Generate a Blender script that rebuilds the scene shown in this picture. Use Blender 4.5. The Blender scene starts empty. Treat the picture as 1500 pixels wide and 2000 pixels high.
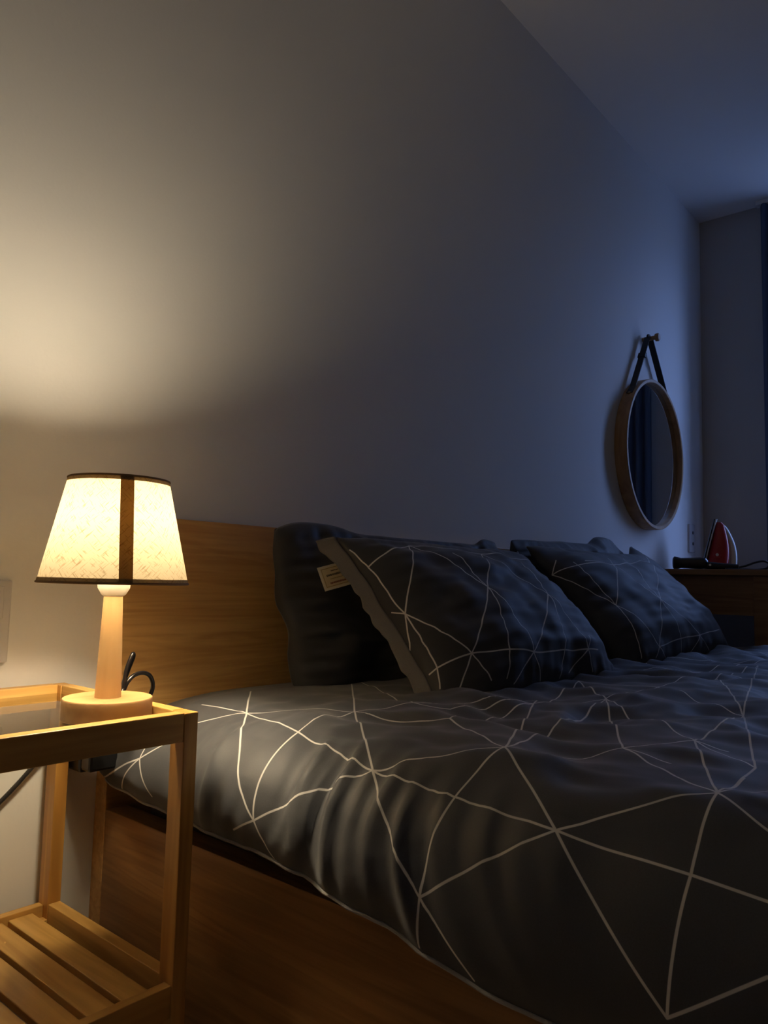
import bpy, bmesh, math, random
import numpy as np
from mathutils import Matrix, Vector
random.seed(7)
PI = math.pi
scene = bpy.context.scene
col = scene.collection

# ------------------------------------------------------------------ camera
YAW, PITCH, ROLL, FPX = math.radians(40.55), math.radians(5.14), math.radians(1.40), 1476.0
fw = Vector((math.cos(YAW)*math.cos(PITCH), math.sin(YAW)*math.cos(PITCH), math.sin(PITCH)))
rt = Vector((math.sin(YAW), -math.cos(YAW), 0)); up = rt.cross(fw)
r2 = rt*math.cos(ROLL) + up*math.sin(ROLL); u2 = -rt*math.sin(ROLL) + up*math.cos(ROLL)
cam = bpy.data.cameras.new('camera'); camo = bpy.data.objects.new('camera', cam); col.objects.link(camo)
camo.matrix_world = Matrix(((r2.x, u2.x, -fw.x, 0), (r2.y, u2.y, -fw.y, 0), (r2.z, u2.z, -fw.z, 0.67), (0, 0, 0, 1)))
cam.sensor_fit = 'VERTICAL'; cam.sensor_height = 36; cam.sensor_width = 27; cam.lens = FPX/2000*36
cam.clip_start = 0.02
scene.camera = camo

# ------------------------------------------------------------------ world: blue dusk outside the window
SKY_STRENGTH = 12.0
LAMP_STRENGTH = 255.0
world = bpy.data.worlds.new('dusk'); scene.world = world; world.use_nodes = True
bg = world.node_tree.nodes['Background']
bg.inputs[1].default_value = SKY_STRENGTH
wn, wl = world.node_tree.nodes, world.node_tree.links           # dusk sky above, dim street and houses below the horizon
wtc = wn.new('ShaderNodeTexCoord'); wsx = wn.new('ShaderNodeSeparateXYZ'); wl.new(wtc.outputs['Generated'], wsx.inputs[0])
wmr = wn.new('ShaderNodeMapRange'); wmr.inputs['From Min'].default_value = -0.10; wmr.inputs['From Max'].default_value = 0.25
wl.new(wsx.outputs['Z'], wmr.inputs['Value'])
wmx = wn.new('ShaderNodeMix'); wmx.data_type = 'RGBA'
wmx.inputs['A'].default_value = (0.055, 0.09, 0.20, 1); wmx.inputs['B'].default_value = (0.24, 0.39, 0.88, 1)
wl.new(wmr.outputs[0], wmx.inputs['Factor']); wl.new(wmx.outputs['Result'], bg.inputs[0])
WIN_Y0, WIN_Y1, WIN_Z0, WIN_Z1 = -0.75, 0.74, 0.70, 2.24
pl = bpy.data.lights.new('window_portal', 'AREA'); pl.shape = 'RECTANGLE'
pl.size = WIN_Z1-WIN_Z0; pl.size_y = WIN_Y1-WIN_Y0; pl.cycles.is_portal = True
plo = bpy.data.objects.new('window_portal', pl); col.objects.link(plo)
plo.location = (3.70, (WIN_Y0+WIN_Y1)/2, (WIN_Z0+WIN_Z1)/2); plo.rotation_euler = (0, PI/2, 0)

scene.view_settings.view_transform = 'Standard'
scene.view_settings.look = 'None'
scene.view_settings.exposure = 0.0
scene.view_settings.gamma = 1.0
scene.view_settings.use_curve_mapping = False

# ------------------------------------------------------------------ material helpers
def mat(name):
    m = bpy.data.materials.new(name); m.use_nodes = True
    return m, m.node_tree.nodes, m.node_tree.links, m.node_tree.nodes['Principled BSDF']

def plain(name, c, rough=0.5, metal=0.0, bump=0.0, bscale=200.0, spec=0.5):
    m, N, L, b = mat(name)
    b.inputs['Base Color'].default_value = (*c, 1); b.inputs['Roughness'].default_value = rough
    b.inputs['Metallic'].default_value = metal; b.inputs['Specular IOR Level'].default_value = spec
    if bump:
        tc = N.new('ShaderNodeTexCoord'); n = N.new('ShaderNodeTexNoise'); n.inputs['Scale'].default_value = bscale
        n.inputs['Detail'].default_value = 4
        L.new(tc.outputs['Object'], n.inputs['Vector'])
        bp = N.new('ShaderNodeBump'); bp.inputs['Strength'].default_value = bump; bp.inputs['Distance'].default_value = 0.002
        L.new(n.outputs[0], bp.inputs['Height']); L.new(bp.outputs[0], b.inputs['Normal'])
    return m

def wood(name, dark, light, axis=0, fine=90.0, rough=0.42, contrast=(0.3, 0.72)):
    m, N, L, b = mat(name)
    tc = N.new('ShaderNodeTexCoord'); oi = N.new('ShaderNodeObjectInfo')
    add = N.new('ShaderNodeVectorMath'); add.operation = 'MULTIPLY_ADD'
    add.inputs[1].default_value = (1, 1, 1)
    mul = N.new('ShaderNodeVectorMath'); mul.operation = 'SCALE'; mul.inputs[0].default_value = (3.1, 4.7, 2.3)
    L.new(oi.outputs['Random'], mul.inputs['Scale'])
    L.new(tc.outputs['Object'], add.inputs[0]); L.new(mul.outputs[0], add.inputs[2])
    mp = N.new('ShaderNodeMapping'); s = [fine, fine, fine]; s[axis] = fine*0.045
    mp.inputs['Scale'].default_value = s
    L.new(add.outputs[0], mp.inputs['Vector'])
    n1 = N.new('ShaderNodeTexNoise'); n1.inputs['Scale'].default_value = 1.0; n1.inputs['Detail'].default_value = 6
    n1.inputs['Distortion'].default_value = 0.6
    L.new(mp.outputs[0], n1.inputs['Vector'])
    mp2 = N.new('ShaderNodeMapping'); s2 = [fine*.22]*3; s2[axis] = fine*0.016
    mp2.inputs['Scale'].default_value = s2; L.new(add.outputs[0], mp2.inputs['Vector'])
    n2 = N.new('ShaderNodeTexNoise'); n2.inputs['Scale'].default_value = 1.0; n2.inputs['Detail'].default_value = 3
    n2.inputs['Distortion'].default_value = 1.2
    L.new(mp2.outputs[0], n2.inputs['Vector'])
    ring = N.new('ShaderNodeMath'); ring.operation = 'SINE'
    k = N.new('ShaderNodeMath'); k.operation = 'MULTIPLY'; k.inputs[1].default_value = 34
    L.new(n2.outputs[0], k.inputs[0]); L.new(k.outputs[0], ring.inputs[0])
    r2_ = N.new('ShaderNodeMath'); r2_.operation = 'MULTIPLY_ADD'; r2_.inputs[1].default_value = 0.10; L.new(ring.outputs[0], r2_.inputs[0]); L.new(n1.outputs[0], r2_.inputs[2])
    cr = N.new('ShaderNodeValToRGB')
    cr.color_ramp.elements[0].position = contrast[0]; cr.color_ramp.elements[0].color = (*dark, 1)
    cr.color_ramp.elements[1].position = contrast[1]; cr.color_ramp.elements[1].color = (*light, 1)
    L.new(r2_.outputs[0], cr.inputs[0]); L.new(cr.outputs[0], b.inputs['Base Color'])
    b.inputs['Roughness'].default_value = rough
    bp = N.new('ShaderNodeBump'); bp.inputs['Strength'].default_value = 0.12; bp.inputs['Distance'].default_value = 0.001
    L.new(n1.outputs[0], bp.inputs['Height']); L.new(bp.outputs[0], b.inputs['Normal'])
    return m

def fabric(name, base, segs=None, half=0.0013, line=(0.72, 0.70, 0.66), sheen=0.25, rough=0.62):
    """woven cotton; segs = printed straight line pieces in fabric metres (UV)"""
    m, N, L, b = mat(name)
    uv = N.new('ShaderNodeUVMap'); uv.uv_map = 'UVMap'
    b.inputs['Roughness'].default_value = rough
    b.inputs['Sheen Weight'].default_value = sheen; b.inputs['Sheen Roughness'].default_value = 0.4
    b.inputs['Specular IOR Level'].default_value = 0.35
    prev = None
    if segs:
        for (ax, ay, bx_, by_) in segs:
            dx, dy = bx_-ax, by_-ay; l2 = max(dx*dx+dy*dy, 1e-8)
            pa = N.new('ShaderNodeVectorMath'); pa.operation = 'SUBTRACT'; pa.inputs[1].default_value = (ax, ay, 0)
            L.new(uv.outputs[0], pa.inputs[0])
            dt = N.new('ShaderNodeVectorMath'); dt.operation = 'DOT_PRODUCT'; dt.inputs[1].default_value = (dx/l2, dy/l2, 0)
            L.new(pa.outputs[0], dt.inputs[0])
            cl = N.new('ShaderNodeMath'); cl.operation = 'ADD'; cl.inputs[1].default_value = 0; cl.use_clamp = True
            L.new(dt.outputs['Value'], cl.inputs[0])
            sc = N.new('ShaderNodeVectorMath'); sc.operation = 'SCALE'; sc.inputs[0].default_value = (dx, dy, 0)
            L.new(cl.outputs[0], sc.inputs['Scale'])
            ds = N.new('ShaderNodeVectorMath'); ds.operation = 'DISTANCE'
            L.new(pa.outputs[0], ds.inputs[0]); L.new(sc.outputs[0], ds.inputs[1])
            if prev is None: prev = ds.outputs['Value']
            else:
                mn = N.new('ShaderNodeMath'); mn.operation = 'MINIMUM'
                L.new(prev, mn.inputs[0]); L.new(ds.outputs['Value'], mn.inputs[1]); prev = mn.outputs[0]
    n = N.new('ShaderNodeTexNoise'); n.inputs['Scale'].default_value = 700; n.inputs['Detail'].default_value = 2
    L.new(uv.outputs[0], n.inputs['Vector'])
    mix = N.new('ShaderNodeMix'); mix.data_type = 'RGBA'
    mix.inputs['A'].default_value = (base[0]*.75, base[1]*.75, base[2]*.75, 1)
    mix.inputs['B'].default_value = (base[0]*1.25, base[1]*1.25, base[2]*1.25, 1)
    L.new(n.outputs[0], mix.inputs['Factor'])
    out = mix.outputs['Result']
    if prev is not None:
        mr = N.new('ShaderNodeMapRange'); mr.inputs['From Min'].default_value = half*1.25; mr.inputs['From Max'].default_value = half*0.75
        L.new(prev, mr.inputs['Value'])
        m2 = N.new('ShaderNodeMix'); m2.data_type = 'RGBA'; m2.inputs['B'].default_value = (*line, 1)
        L.new(mr.outputs[0], m2.inputs['Factor']); L.new(out, m2.inputs['A']); out = m2.outputs['Result']
    L.new(out, b.inputs['Base Color'])
    bp = N.new('ShaderNodeBump'); bp.inputs['Strength'].default_value = 0.12; bp.inputs['Distance'].default_value = 0.0006
    L.new(n.outputs[0], bp.inputs['Height']); L.new(bp.outputs[0], b.inputs['Normal'])
    return m

# ------------------------------------------------------------------ mesh helpers
def add_box(bm, x0, x1, y0, y1, z0, z1, bev=0.0, seg=2):
    r = bmesh.ops.create_cube(bm, size=1.0)
    vs = r['verts']
    for v in vs:
        v.co = Vector((x0+(v.co.x+.5)*(x1-x0), y0+(v.co.y+.5)*(y1-y0), z0+(v.co.z+.5)*(z1-z0)))
    if bev:
        es = list({e for v in vs for e in v.link_edges})
        bmesh.ops.bevel(bm, geom=es, offset=bev, segments=seg, profile=0.5, affect='EDGES')
    return bm

def box(x0, x1, y0, y1, z0, z1, bev=0.0, seg=2):
    return add_box(bmesh.new(), x0, x1, y0, y1, z0, z1, bev, seg)

def add_lathe(bm, prof, cx=0, cy=0, n=48, cap=True):
    rings = []
    for (r, z) in prof:
        rings.append([bm.verts.new((cx+r*math.cos(2*PI*i/n), cy+r*math.sin(2*PI*i/n), z)) for i in range(n)])
    for a, b in zip(rings[:-1], rings[1:]):
        for i in range(n): bm.faces.new((a[i], a[(i+1) % n], b[(i+1) % n], b[i]))
    if cap:
        bm.faces.new(list(reversed(rings[0]))); bm.faces.new(rings[-1])
    return bm

def lathe(*a, **k): return add_lathe(bmesh.new(), *a, **k)

def catmull(pts, per=10):
    P = [Vector(p) for p in pts]; out = []
    for i in range(len(P)-1):
        p0, p1, p2, p3 = P[max(i-1, 0)], P[i], P[i+1], P[min(i+2, len(P)-1)]
        for j in range(per):
            t = j/per
            out.append(.5*((2*p1)+(-p0+p2)*t+(2*p0-5*p1+4*p2-p3)*t*t+(-p0+3*p1-3*p2+p3)*t**3))
    out.append(P[-1]); return out

def add_tube(bm, pts, r, n=10, smooth=10):
    pts = catmull(pts, smooth) if smooth else [Vector(p) for p in pts]
    rings = []; prev = None
    for i, p in enumerate(pts):
        t = (pts[min(i+1, len(pts)-1)]-pts[max(i-1, 0)]).normalized()
        if prev is None:
            a = t.orthogonal().normalized()
        else:
            a = (prev-t*prev.dot(t)).normalized()
        prev = a; b = t.cross(a)
        rr = r(i/(len(pts)-1)) if callable(r) else r
        rings.append([bm.verts.new(p+rr*(a*math.cos(2*PI*k/n)+b*math.sin(2*PI*k/n))) for k in range(n)])
    for A, B in zip(rings[:-1], rings[1:]):
        for k in range(n): bm.faces.new((A[k], A[(k+1) % n], B[(k+1) % n], B[k]))
    bm.faces.new(list(reversed(rings[0]))); bm.faces.new(rings[-1])
    return bm

def tube(*a, **k): return add_tube(bmesh.new(), *a, **k)

def obj(name, bm, m, parent=None, loc=None, smooth=False, normals=True):
    if normals: bmesh.ops.recalc_face_normals(bm, faces=bm.faces)
    me = bpy.data.meshes.new(name); bm.to_mesh(me); bm.free()
    if smooth:
        me.shade_smooth()
        try: me.set_sharp_from_angle(angle=math.radians(40))
        except Exception: pass
    me.materials.append(m)
    o = bpy.data.objects.new(name, me); col.objects.link(o)
    if parent is not None: o.parent = parent
    if loc is not None: o.location = loc
    return o

def grid_obj(name, X, UV, m, parent=None, closed=False):
    """X: (n,m,3) array, UV: (n,m,2)"""
    n, k = X.shape[:2]
    idx = np.arange(n*k).reshape(n, k)
    f = np.stack([idx[:-1, :-1], idx[1:, :-1], idx[1:, 1:], idx[:-1, 1:]], -1).reshape(-1, 4)
    me = bpy.data.meshes.new(name)
    me.from_pydata(X.reshape(-1, 3).tolist(), [], f.tolist())
    uvl = me.uv_layers.new(name='UVMap')
    uvl.data.foreach_set('uv', UV.reshape(-1, 2)[f.reshape(-1)].astype(np.float32).ravel())
    me.shade_smooth(); me.materials.append(m)
    o = bpy.data.objects.new(name, me); col.objects.link(o)
    if parent is not None: o.parent = parent
    return o

def tag(o, label=None, cat=None, group=None, kind=None):
    if label: o['label'] = label
    if cat: o['category'] = cat
    if group: o['group'] = group
    if kind: o['kind'] = kind
    return o

def thing(name, label, cat, loc=(0, 0, 0), rotz=0.0, group=None):
    o = bpy.data.objects.new(name, None); col.objects.link(o)
    o.empty_display_size = 0.05
    o.location = loc; o.rotation_euler = (0, 0, rotz)
    return tag(o, label, cat, group)

def copy_part(src, parent, loc):
    c = src.copy(); col.objects.link(c); c.parent = parent; c.location = loc
    return c

# smooth 2-D noise for cloth
_rng = np.random.RandomState(11)
def pnoise(x, y, seed=0):
    rs = np.random.RandomState(seed); g = rs.rand(256)*2*PI
    p = rs.permutation(256); p = np.concatenate([p, p])
    xi = np.floor(x).astype(int); yi = np.floor(y).astype(int); xf = x-xi; yf = y-yi
    def gr(ix, iy, dx, dy):
        a = g[p[(p[ix % 256]+iy) % 256]]
        return np.cos(a)*dx+np.sin(a)*dy
    u = xf**3*(xf*(xf*6-15)+10); v = yf**3*(yf*(yf*6-15)+10)
    a = gr(xi, yi, xf, yf); b = gr(xi+1, yi, xf-1, yf); c = gr(xi, yi+1, xf, yf-1); d = gr(xi+1, yi+1, xf-1, yf-1)
    return ((a*(1-u)+b*u)*(1-v)+(c*(1-u)+d*u)*v)*1.5
def sstep(a, b, x):
    t = np.clip((x-a)/(b-a), 0, 1); return t*t*(3-2*t)

# ------------------------------------------------------------------ materials
M_wall = plain('wall_paint', (0.88, 0.87, 0.855), 0.75, bump=0.10, bscale=160)
M_wallgrey = plain('right_wall_grey', (0.50, 0.475, 0.45), 0.75, bump=0.10, bscale=160)  # right wall, greyer and darker than the other walls
M_ceil = plain('ceiling_paint', (0.89, 0.885, 0.88), 0.8, bump=0.06, bscale=140)
M_floor = wood('floor_boards', (0.30, 0.22, 0.15), (0.42, 0.32, 0.22), 0, 40, 0.45)
M_oak_lit = wood('oak_lit_x', (0.54, 0.295, 0.095), (0.70, 0.42, 0.155), 0, 95, 0.40)  # bed oak lightened: lamp light on the headboard is in the colour
M_oak_shaded = wood('oak_shaded_y', (0.27, 0.13, 0.040), (0.41, 0.215, 0.07), 1, 95, 0.42)  # same oak darkened: shade on the side panels is in the colour
M_pine_x = wood('pine_along_x', (0.48, 0.25, 0.06), (0.70, 0.41, 0.12), 0, 60, 0.38)
M_pine_y = wood('pine_along_y', (0.50, 0.27, 0.065), (0.72, 0.43, 0.13), 1, 60, 0.38)
M_pine_z = wood('pine_along_z', (0.46, 0.22, 0.05), (0.68, 0.37, 0.10), 2, 60, 0.38)
M_lampwood = wood('pale_beech', (0.58, 0.38, 0.19), (0.72, 0.50, 0.27), 2, 45, 0.5, (0.2, 0.8))
M_lampbase = wood('pale_beech_base', (0.46, 0.26, 0.10), (0.62, 0.38, 0.16), 0, 45, 0.5, (0.2, 0.8))
M_deskwood = wood('desk_wood', (0.22, 0.11, 0.04), (0.36, 0.19, 0.075), 1, 60, 0.5)
M_framewood = wood('mirror_wood', (0.34, 0.18, 0.07), (0.50, 0.29, 0.12), 2, 40, 0.5)
M_black = plain('black_plastic', (0.012, 0.012, 0.013), 0.28)
M_cable = plain('black_cable', (0.010, 0.008, 0.008), 0.16)
M_greycable = plain('dark_cable', (0.03, 0.028, 0.027), 0.25)
M_white = plain('white_plastic', (0.80, 0.79, 0.77), 0.35)
M_plate = plain('plate_plastic', (0.62, 0.60, 0.60), 0.4)
M_red = plain('red_plastic', (0.42, 0.025, 0.03), 0.3)
M_metal = plain('dark_metal', (0.25, 0.25, 0.26), 0.3, 0.9)
M_leather = plain('black_leather', (0.014, 0.012, 0.012), 0.55, bump=0.3, bscale=400)
M_mattress = plain('mattress_ticking', (0.19, 0.19, 0.20), 0.85, bump=0.2, bscale=500)
M_mirror = plain('mirror_silver', (0.62, 0.64, 0.66), 0.02, 1.0)
M_ring = plain('brass_rivet', (0.35, 0.25, 0.12), 0.35, 0.9)
M_tagpaper = plain('label_cloth', (0.72, 0.60, 0.36), 0.8)
M_tagwhite = plain('label_white', (0.74, 0.68, 0.54), 0.8)
M_tagink = plain('label_ink', (0.06, 0.045, 0.035), 0.8)
M_tagred = plain('label_red_ink', (0.25, 0.06, 0.04), 0.8)
M_tagline = plain('label_frame_ink', (0.34, 0.24, 0.10), 0.8)
M_frame = plain('window_frame_white', (0.75, 0.75, 0.75), 0.4)

def glass(name, tint, gloss=0.08, rough=0.02):
    m, N, L, b = mat(name); N.remove(b)
    tr = N.new('ShaderNodeBsdfTransparent'); tr.inputs[0].default_value = (*tint, 1)
    gl = N.new('ShaderNodeBsdfGlossy'); gl.inputs['Roughness'].default_value = rough
    mx = N.new('ShaderNodeMixShader'); fr = N.new('ShaderNodeFresnel'); 
    ge = N.new('ShaderNodeNewGeometry'); io = N.new('ShaderNodeMath'); io.operation = 'MULTIPLY_ADD'
    io.inputs[1].default_value = 1/1.5-1.5; io.inputs[2].default_value = 1.5
    L.new(ge.outputs['Backfacing'], io.inputs[0]); L.new(io.outputs[0], fr.inputs[0])
    L.new(fr.outputs[0], mx.inputs[0]); L.new(tr.outputs[0], mx.inputs[1]); L.new(gl.outputs[0], mx.inputs[2])
    L.new(mx.outputs[0], N['Material Output'].inputs[0])
    return m
M_pane = glass('window_glass', (0.95, 0.96, 0.97))
M_glass = glass('tinted_table_glass', (0.88, 0.88, 0.85))

def shade_mat(name, c_trans, c_diff, fac, flecks=True):
    m, N, L, b = mat(name); N.remove(b)
    tr = N.new('ShaderNodeBsdfTranslucent'); df = N.new('ShaderNodeBsdfDiffuse')
    mx = N.new('ShaderNodeMixShader'); mx.inputs[0].default_value = fac
    uv = N.new('ShaderNodeUVMap'); uv.uv_map = 'UVMap'
    def threads(rot, seed):
        mp = N.new('ShaderNodeMapping'); mp.inputs['Rotation'].default_value = (0, 0, rot); mp.vector_type = 'TEXTURE'; mp.inputs['Scale'].default_value = (1/70, 1/560, 1)
        mp.inputs['Location'].default_value = (seed, seed*2, 0)
        L.new(uv.outputs[0], mp.inputs[0])
        n = N.new('ShaderNodeTexNoise'); n.inputs['Scale'].default_value = 1; n.inputs['Detail'].default_value = 2
        mp2 = N.new('ShaderNodeVectorMath'); mp2.operation = 'ADD'; mp2.inputs[1].default_value = (0, 0, 0)
        L.new(mp.outputs[0], n.inputs['Vector'])
        r = N.new('ShaderNodeMapRange'); r.inputs['From Min'].default_value = 0.57; r.inputs['From Max'].default_value = 0.72
        L.new(n.outputs[0], r.inputs[0]); return r.outputs[0]
    a = threads(PI/4, 3.0); d = threads(-PI/4, 8.0)
    ad = N.new('ShaderNodeMath'); ad.operation = 'MAXIMUM'; L.new(a, ad.inputs[0]); L.new(d, ad.inputs[1])
    sc = N.new('ShaderNodeMath'); sc.operation = 'MULTIPLY'; sc.inputs[1].default_value = 0.75; L.new(ad.outputs[0], sc.inputs[0])
    for sh, c in ((tr, c_trans), (df, c_diff)):
        mc = N.new('ShaderNodeMix'); mc.data_type = 'RGBA'
        mc.inputs['A'].default_value = (*c, 1); mc.inputs['B'].default_value = (c[0]*.40, c[1]*.30, c[2]*.18, 1)
        L.new(sc.outputs[0], mc.inputs['Factor']); L.new(mc.outputs['Result'], sh.inputs[0])
    L.new(df.outputs[0], mx.inputs[1]); L.new(tr.outputs[0], mx.inputs[2]); L.new(mx.outputs[0], N['Material Output'].inputs[0])
    return m
M_shade = shade_mat('linen_shade', (0.30, 0.25, 0.165), (0.60, 0.54, 0.43), 0.22)
M_seam = shade_mat('linen_seam', (0.20, 0.105, 0.026), (0.40, 0.28, 0.13), 0.24)
M_trim = plain('shade_trim', (0.30, 0.20, 0.10), 0.8)
M_curtain = plain('blue_curtain', (0.10, 0.13, 0.20), 0.85, bump=0.2, bscale=500)

M_bulb, N_, L_, b_ = mat('bulb_glow')
b_.inputs['Base Color'].default_value = (0.9, 0.85, 0.75, 1)
b_.inputs['Emission Color'].default_value = (1.0, 0.82, 0.56, 1); b_.inputs['Emission Strength'].default_value = LAMP_STRENGTH

# ------------------------------------------------------------------ the room
XL, XR, YF, YB, ZC = -1.2, 3.573, -1.7, 1.13, 2.394
tag(obj('floor', box(XL-.1, XR+.1, YF-.1, YB+.1, -0.1, 0), M_floor), kind='structure')
tag(obj('ceiling', box(XL-.1, XR+.1, YF-.1, YB+.1, ZC, ZC+0.1), M_ceil), kind='structure')
tag(obj('wall_back', box(XL-.1, XR+.1, YB, YB+0.1, 0, ZC), M_wall), kind='structure')
tag(obj('wall_front', box(XL-.1, XR+.1, YF-0.1, YF, 0, ZC), M_wall), kind='structure')
tag(obj('wall_left', box(XL-0.1, XL, YF, YB, 0, ZC), M_wall), kind='structure')
wb = bmesh.new()
add_box(wb, XR, XR+.1, WIN_Y1, YB, 0, ZC); add_box(wb, XR, XR+.1, YF, WIN_Y0, 0, ZC)
add_box(wb, XR, XR+.1, WIN_Y0, WIN_Y1, 0, WIN_Z0); add_box(wb, XR, XR+.1, WIN_Y0, WIN_Y1, WIN_Z1, ZC)
tag(obj('wall_right', wb, M_wallgrey), kind='structure')
win = bpy.data.objects.new('window_1', None); col.objects.link(win); tag(win, kind='structure')
win.location = (XR+.078, (WIN_Y0+WIN_Y1)/2, WIN_Z0)
hw = (WIN_Y1-WIN_Y0)/2; hz = WIN_Z1-WIN_Z0
fb = bmesh.new(); t = .045
add_box(fb, -.02, .02, -hw, hw, 0, t); add_box(fb, -.02, .02, -hw, hw, hz-t, hz)
add_box(fb, -.02, .02, -hw, -hw+t, t, hz-t); add_box(fb, -.02, .02, hw-t, hw, t, hz-t); add_box(fb, -.02, .02, -t/2, t/2, t, hz-t)
obj('window_frame', fb, M_frame, win)
obj('pane', box(-.003, .003, -hw+t, -t/2, t, hz-t), M_pane, win)
obj('pane', box(-.003, .003, t/2, hw-t, t, hz-t), M_pane, win)

# two dark blue curtains, drawn apart so that a gap of the window stays open
def curtain(label, xc, yc, hw_, seed, nfold):
    c = thing('curtain', label, 'curtain', (xc, yc, 0))
    n = 12*nfold; zz = np.linspace(0.02, 2.372, 30); yy = np.linspace(-hw_, hw_, n)
    Y, Z = np.meshgrid(yy, zz, indexing='ij')
    Xc = 0.020*np.sin((Y+hw_)*PI*nfold/hw_+seed)*(0.75+.25*Z/2.3)+0.005*np.sin(Y*40+Z+seed)
    g = grid_obj('curtain_panel', np.stack([Xc, Y, Z], -1), np.stack([Y, Z], -1), M_curtain, c)
    md = g.modifiers.new('thick', 'SOLIDIFY'); md.thickness = 0.003
    return c
curtain('narrow dark blue curtain gathered at the window edge next to the corner', 3.530, 0.775, 0.075, 0.3, 3)
curtain('wide dark blue curtain drawn across most of the window', 3.455, -0.21, 0.76, 1.1, 16)
cr_ = thing('curtain_rail', 'white double curtain track fixed to the ceiling above the window', 'curtain rail', (3.50, 0, 2.374))
obj('track', box(.012, .048, .60, .87, 0, .0195, .002), M_frame, cr_)
obj('track', box(-.068, -.022, -1.0, .60, 0, .0195, .002), M_frame, cr_)

# ------------------------------------------------------------------ bed
BX0, BX1, BY0, BY1, RT = 0.640, 2.560, -0.94, 1.097, 0.309
bed = thing('bed_frame', 'oak bed frame with tall plain headboard and deep side panels', 'bed', ((BX0+BX1)/2, 0.1, 0))
bo = Vector(bed.location)
def rel(x0, x1, y0, y1, z0, z1, o): return (x0-o.x, x1-o.x, y0-o.y, y1-o.y, z0-o.z, z1-o.z)
obj('headboard', box(*rel(BX0, BX1, 1.0975, 1.129, 0, 0.765, bo), 0.0015), M_oak_lit, bed)
obj('side_panel', box(*rel(BX0, BX0+.036, BY0+.037, 1.0965, 0.0, RT, bo), 0.0012), M_oak_shaded, bed)
obj('side_panel', box(*rel(BX1-.036, BX1, BY0+.037, 1.0965, 0.0, RT, bo), 0.0012), M_oak_shaded, bed)
obj('foot_panel', box(*rel(BX0, BX1, BY0, BY0+.036, 0.0, RT, bo), 0.0012), M_oak_lit, bed)
obj('platform', box(*rel(BX0+.037, BX1-.037, BY0+.038, 1.096, 0.19, 0.215, bo)), M_oak_lit, bed)

mt = obj('mattress', box(0.700, 2.500, BY0+.06, 1.090, 0.216, 0.425, 0.035, 5), M_mattress, smooth=True)
tag(mt, 'grey mattress inside the oak bed frame under the duvet', 'mattress')

# ------------------------------------------------------------------ duvet
def tri_lattice(x0, x1, y0, y1, a, seed, jit=0.28, skip=0.0):
    rs = random.Random(seed); pts = {}; segs = []
    h = a*0.866; ni = int((x1-x0)/a)+2; nj = int((y1-y0)/h)+2
    for j in range(nj):
        for i in range(ni):
            pts[i, j] = (x0+(i+.5*(j % 2))*a+rs.uniform(-jit, jit)*a*.6, y0+j*h+rs.uniform(-jit, jit)*a*.6)
    for j in range(nj):
        for i in range(ni):
            nb = [(i+1, j)] + ([(i, j+1), (i+1, j+1)] if j % 2 else [(i-1, j+1), (i, j+1)])
            for q in nb:
                if q in pts and rs.random() >= skip: segs.append((*pts[i, j], *pts[q]))
    return segs

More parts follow.
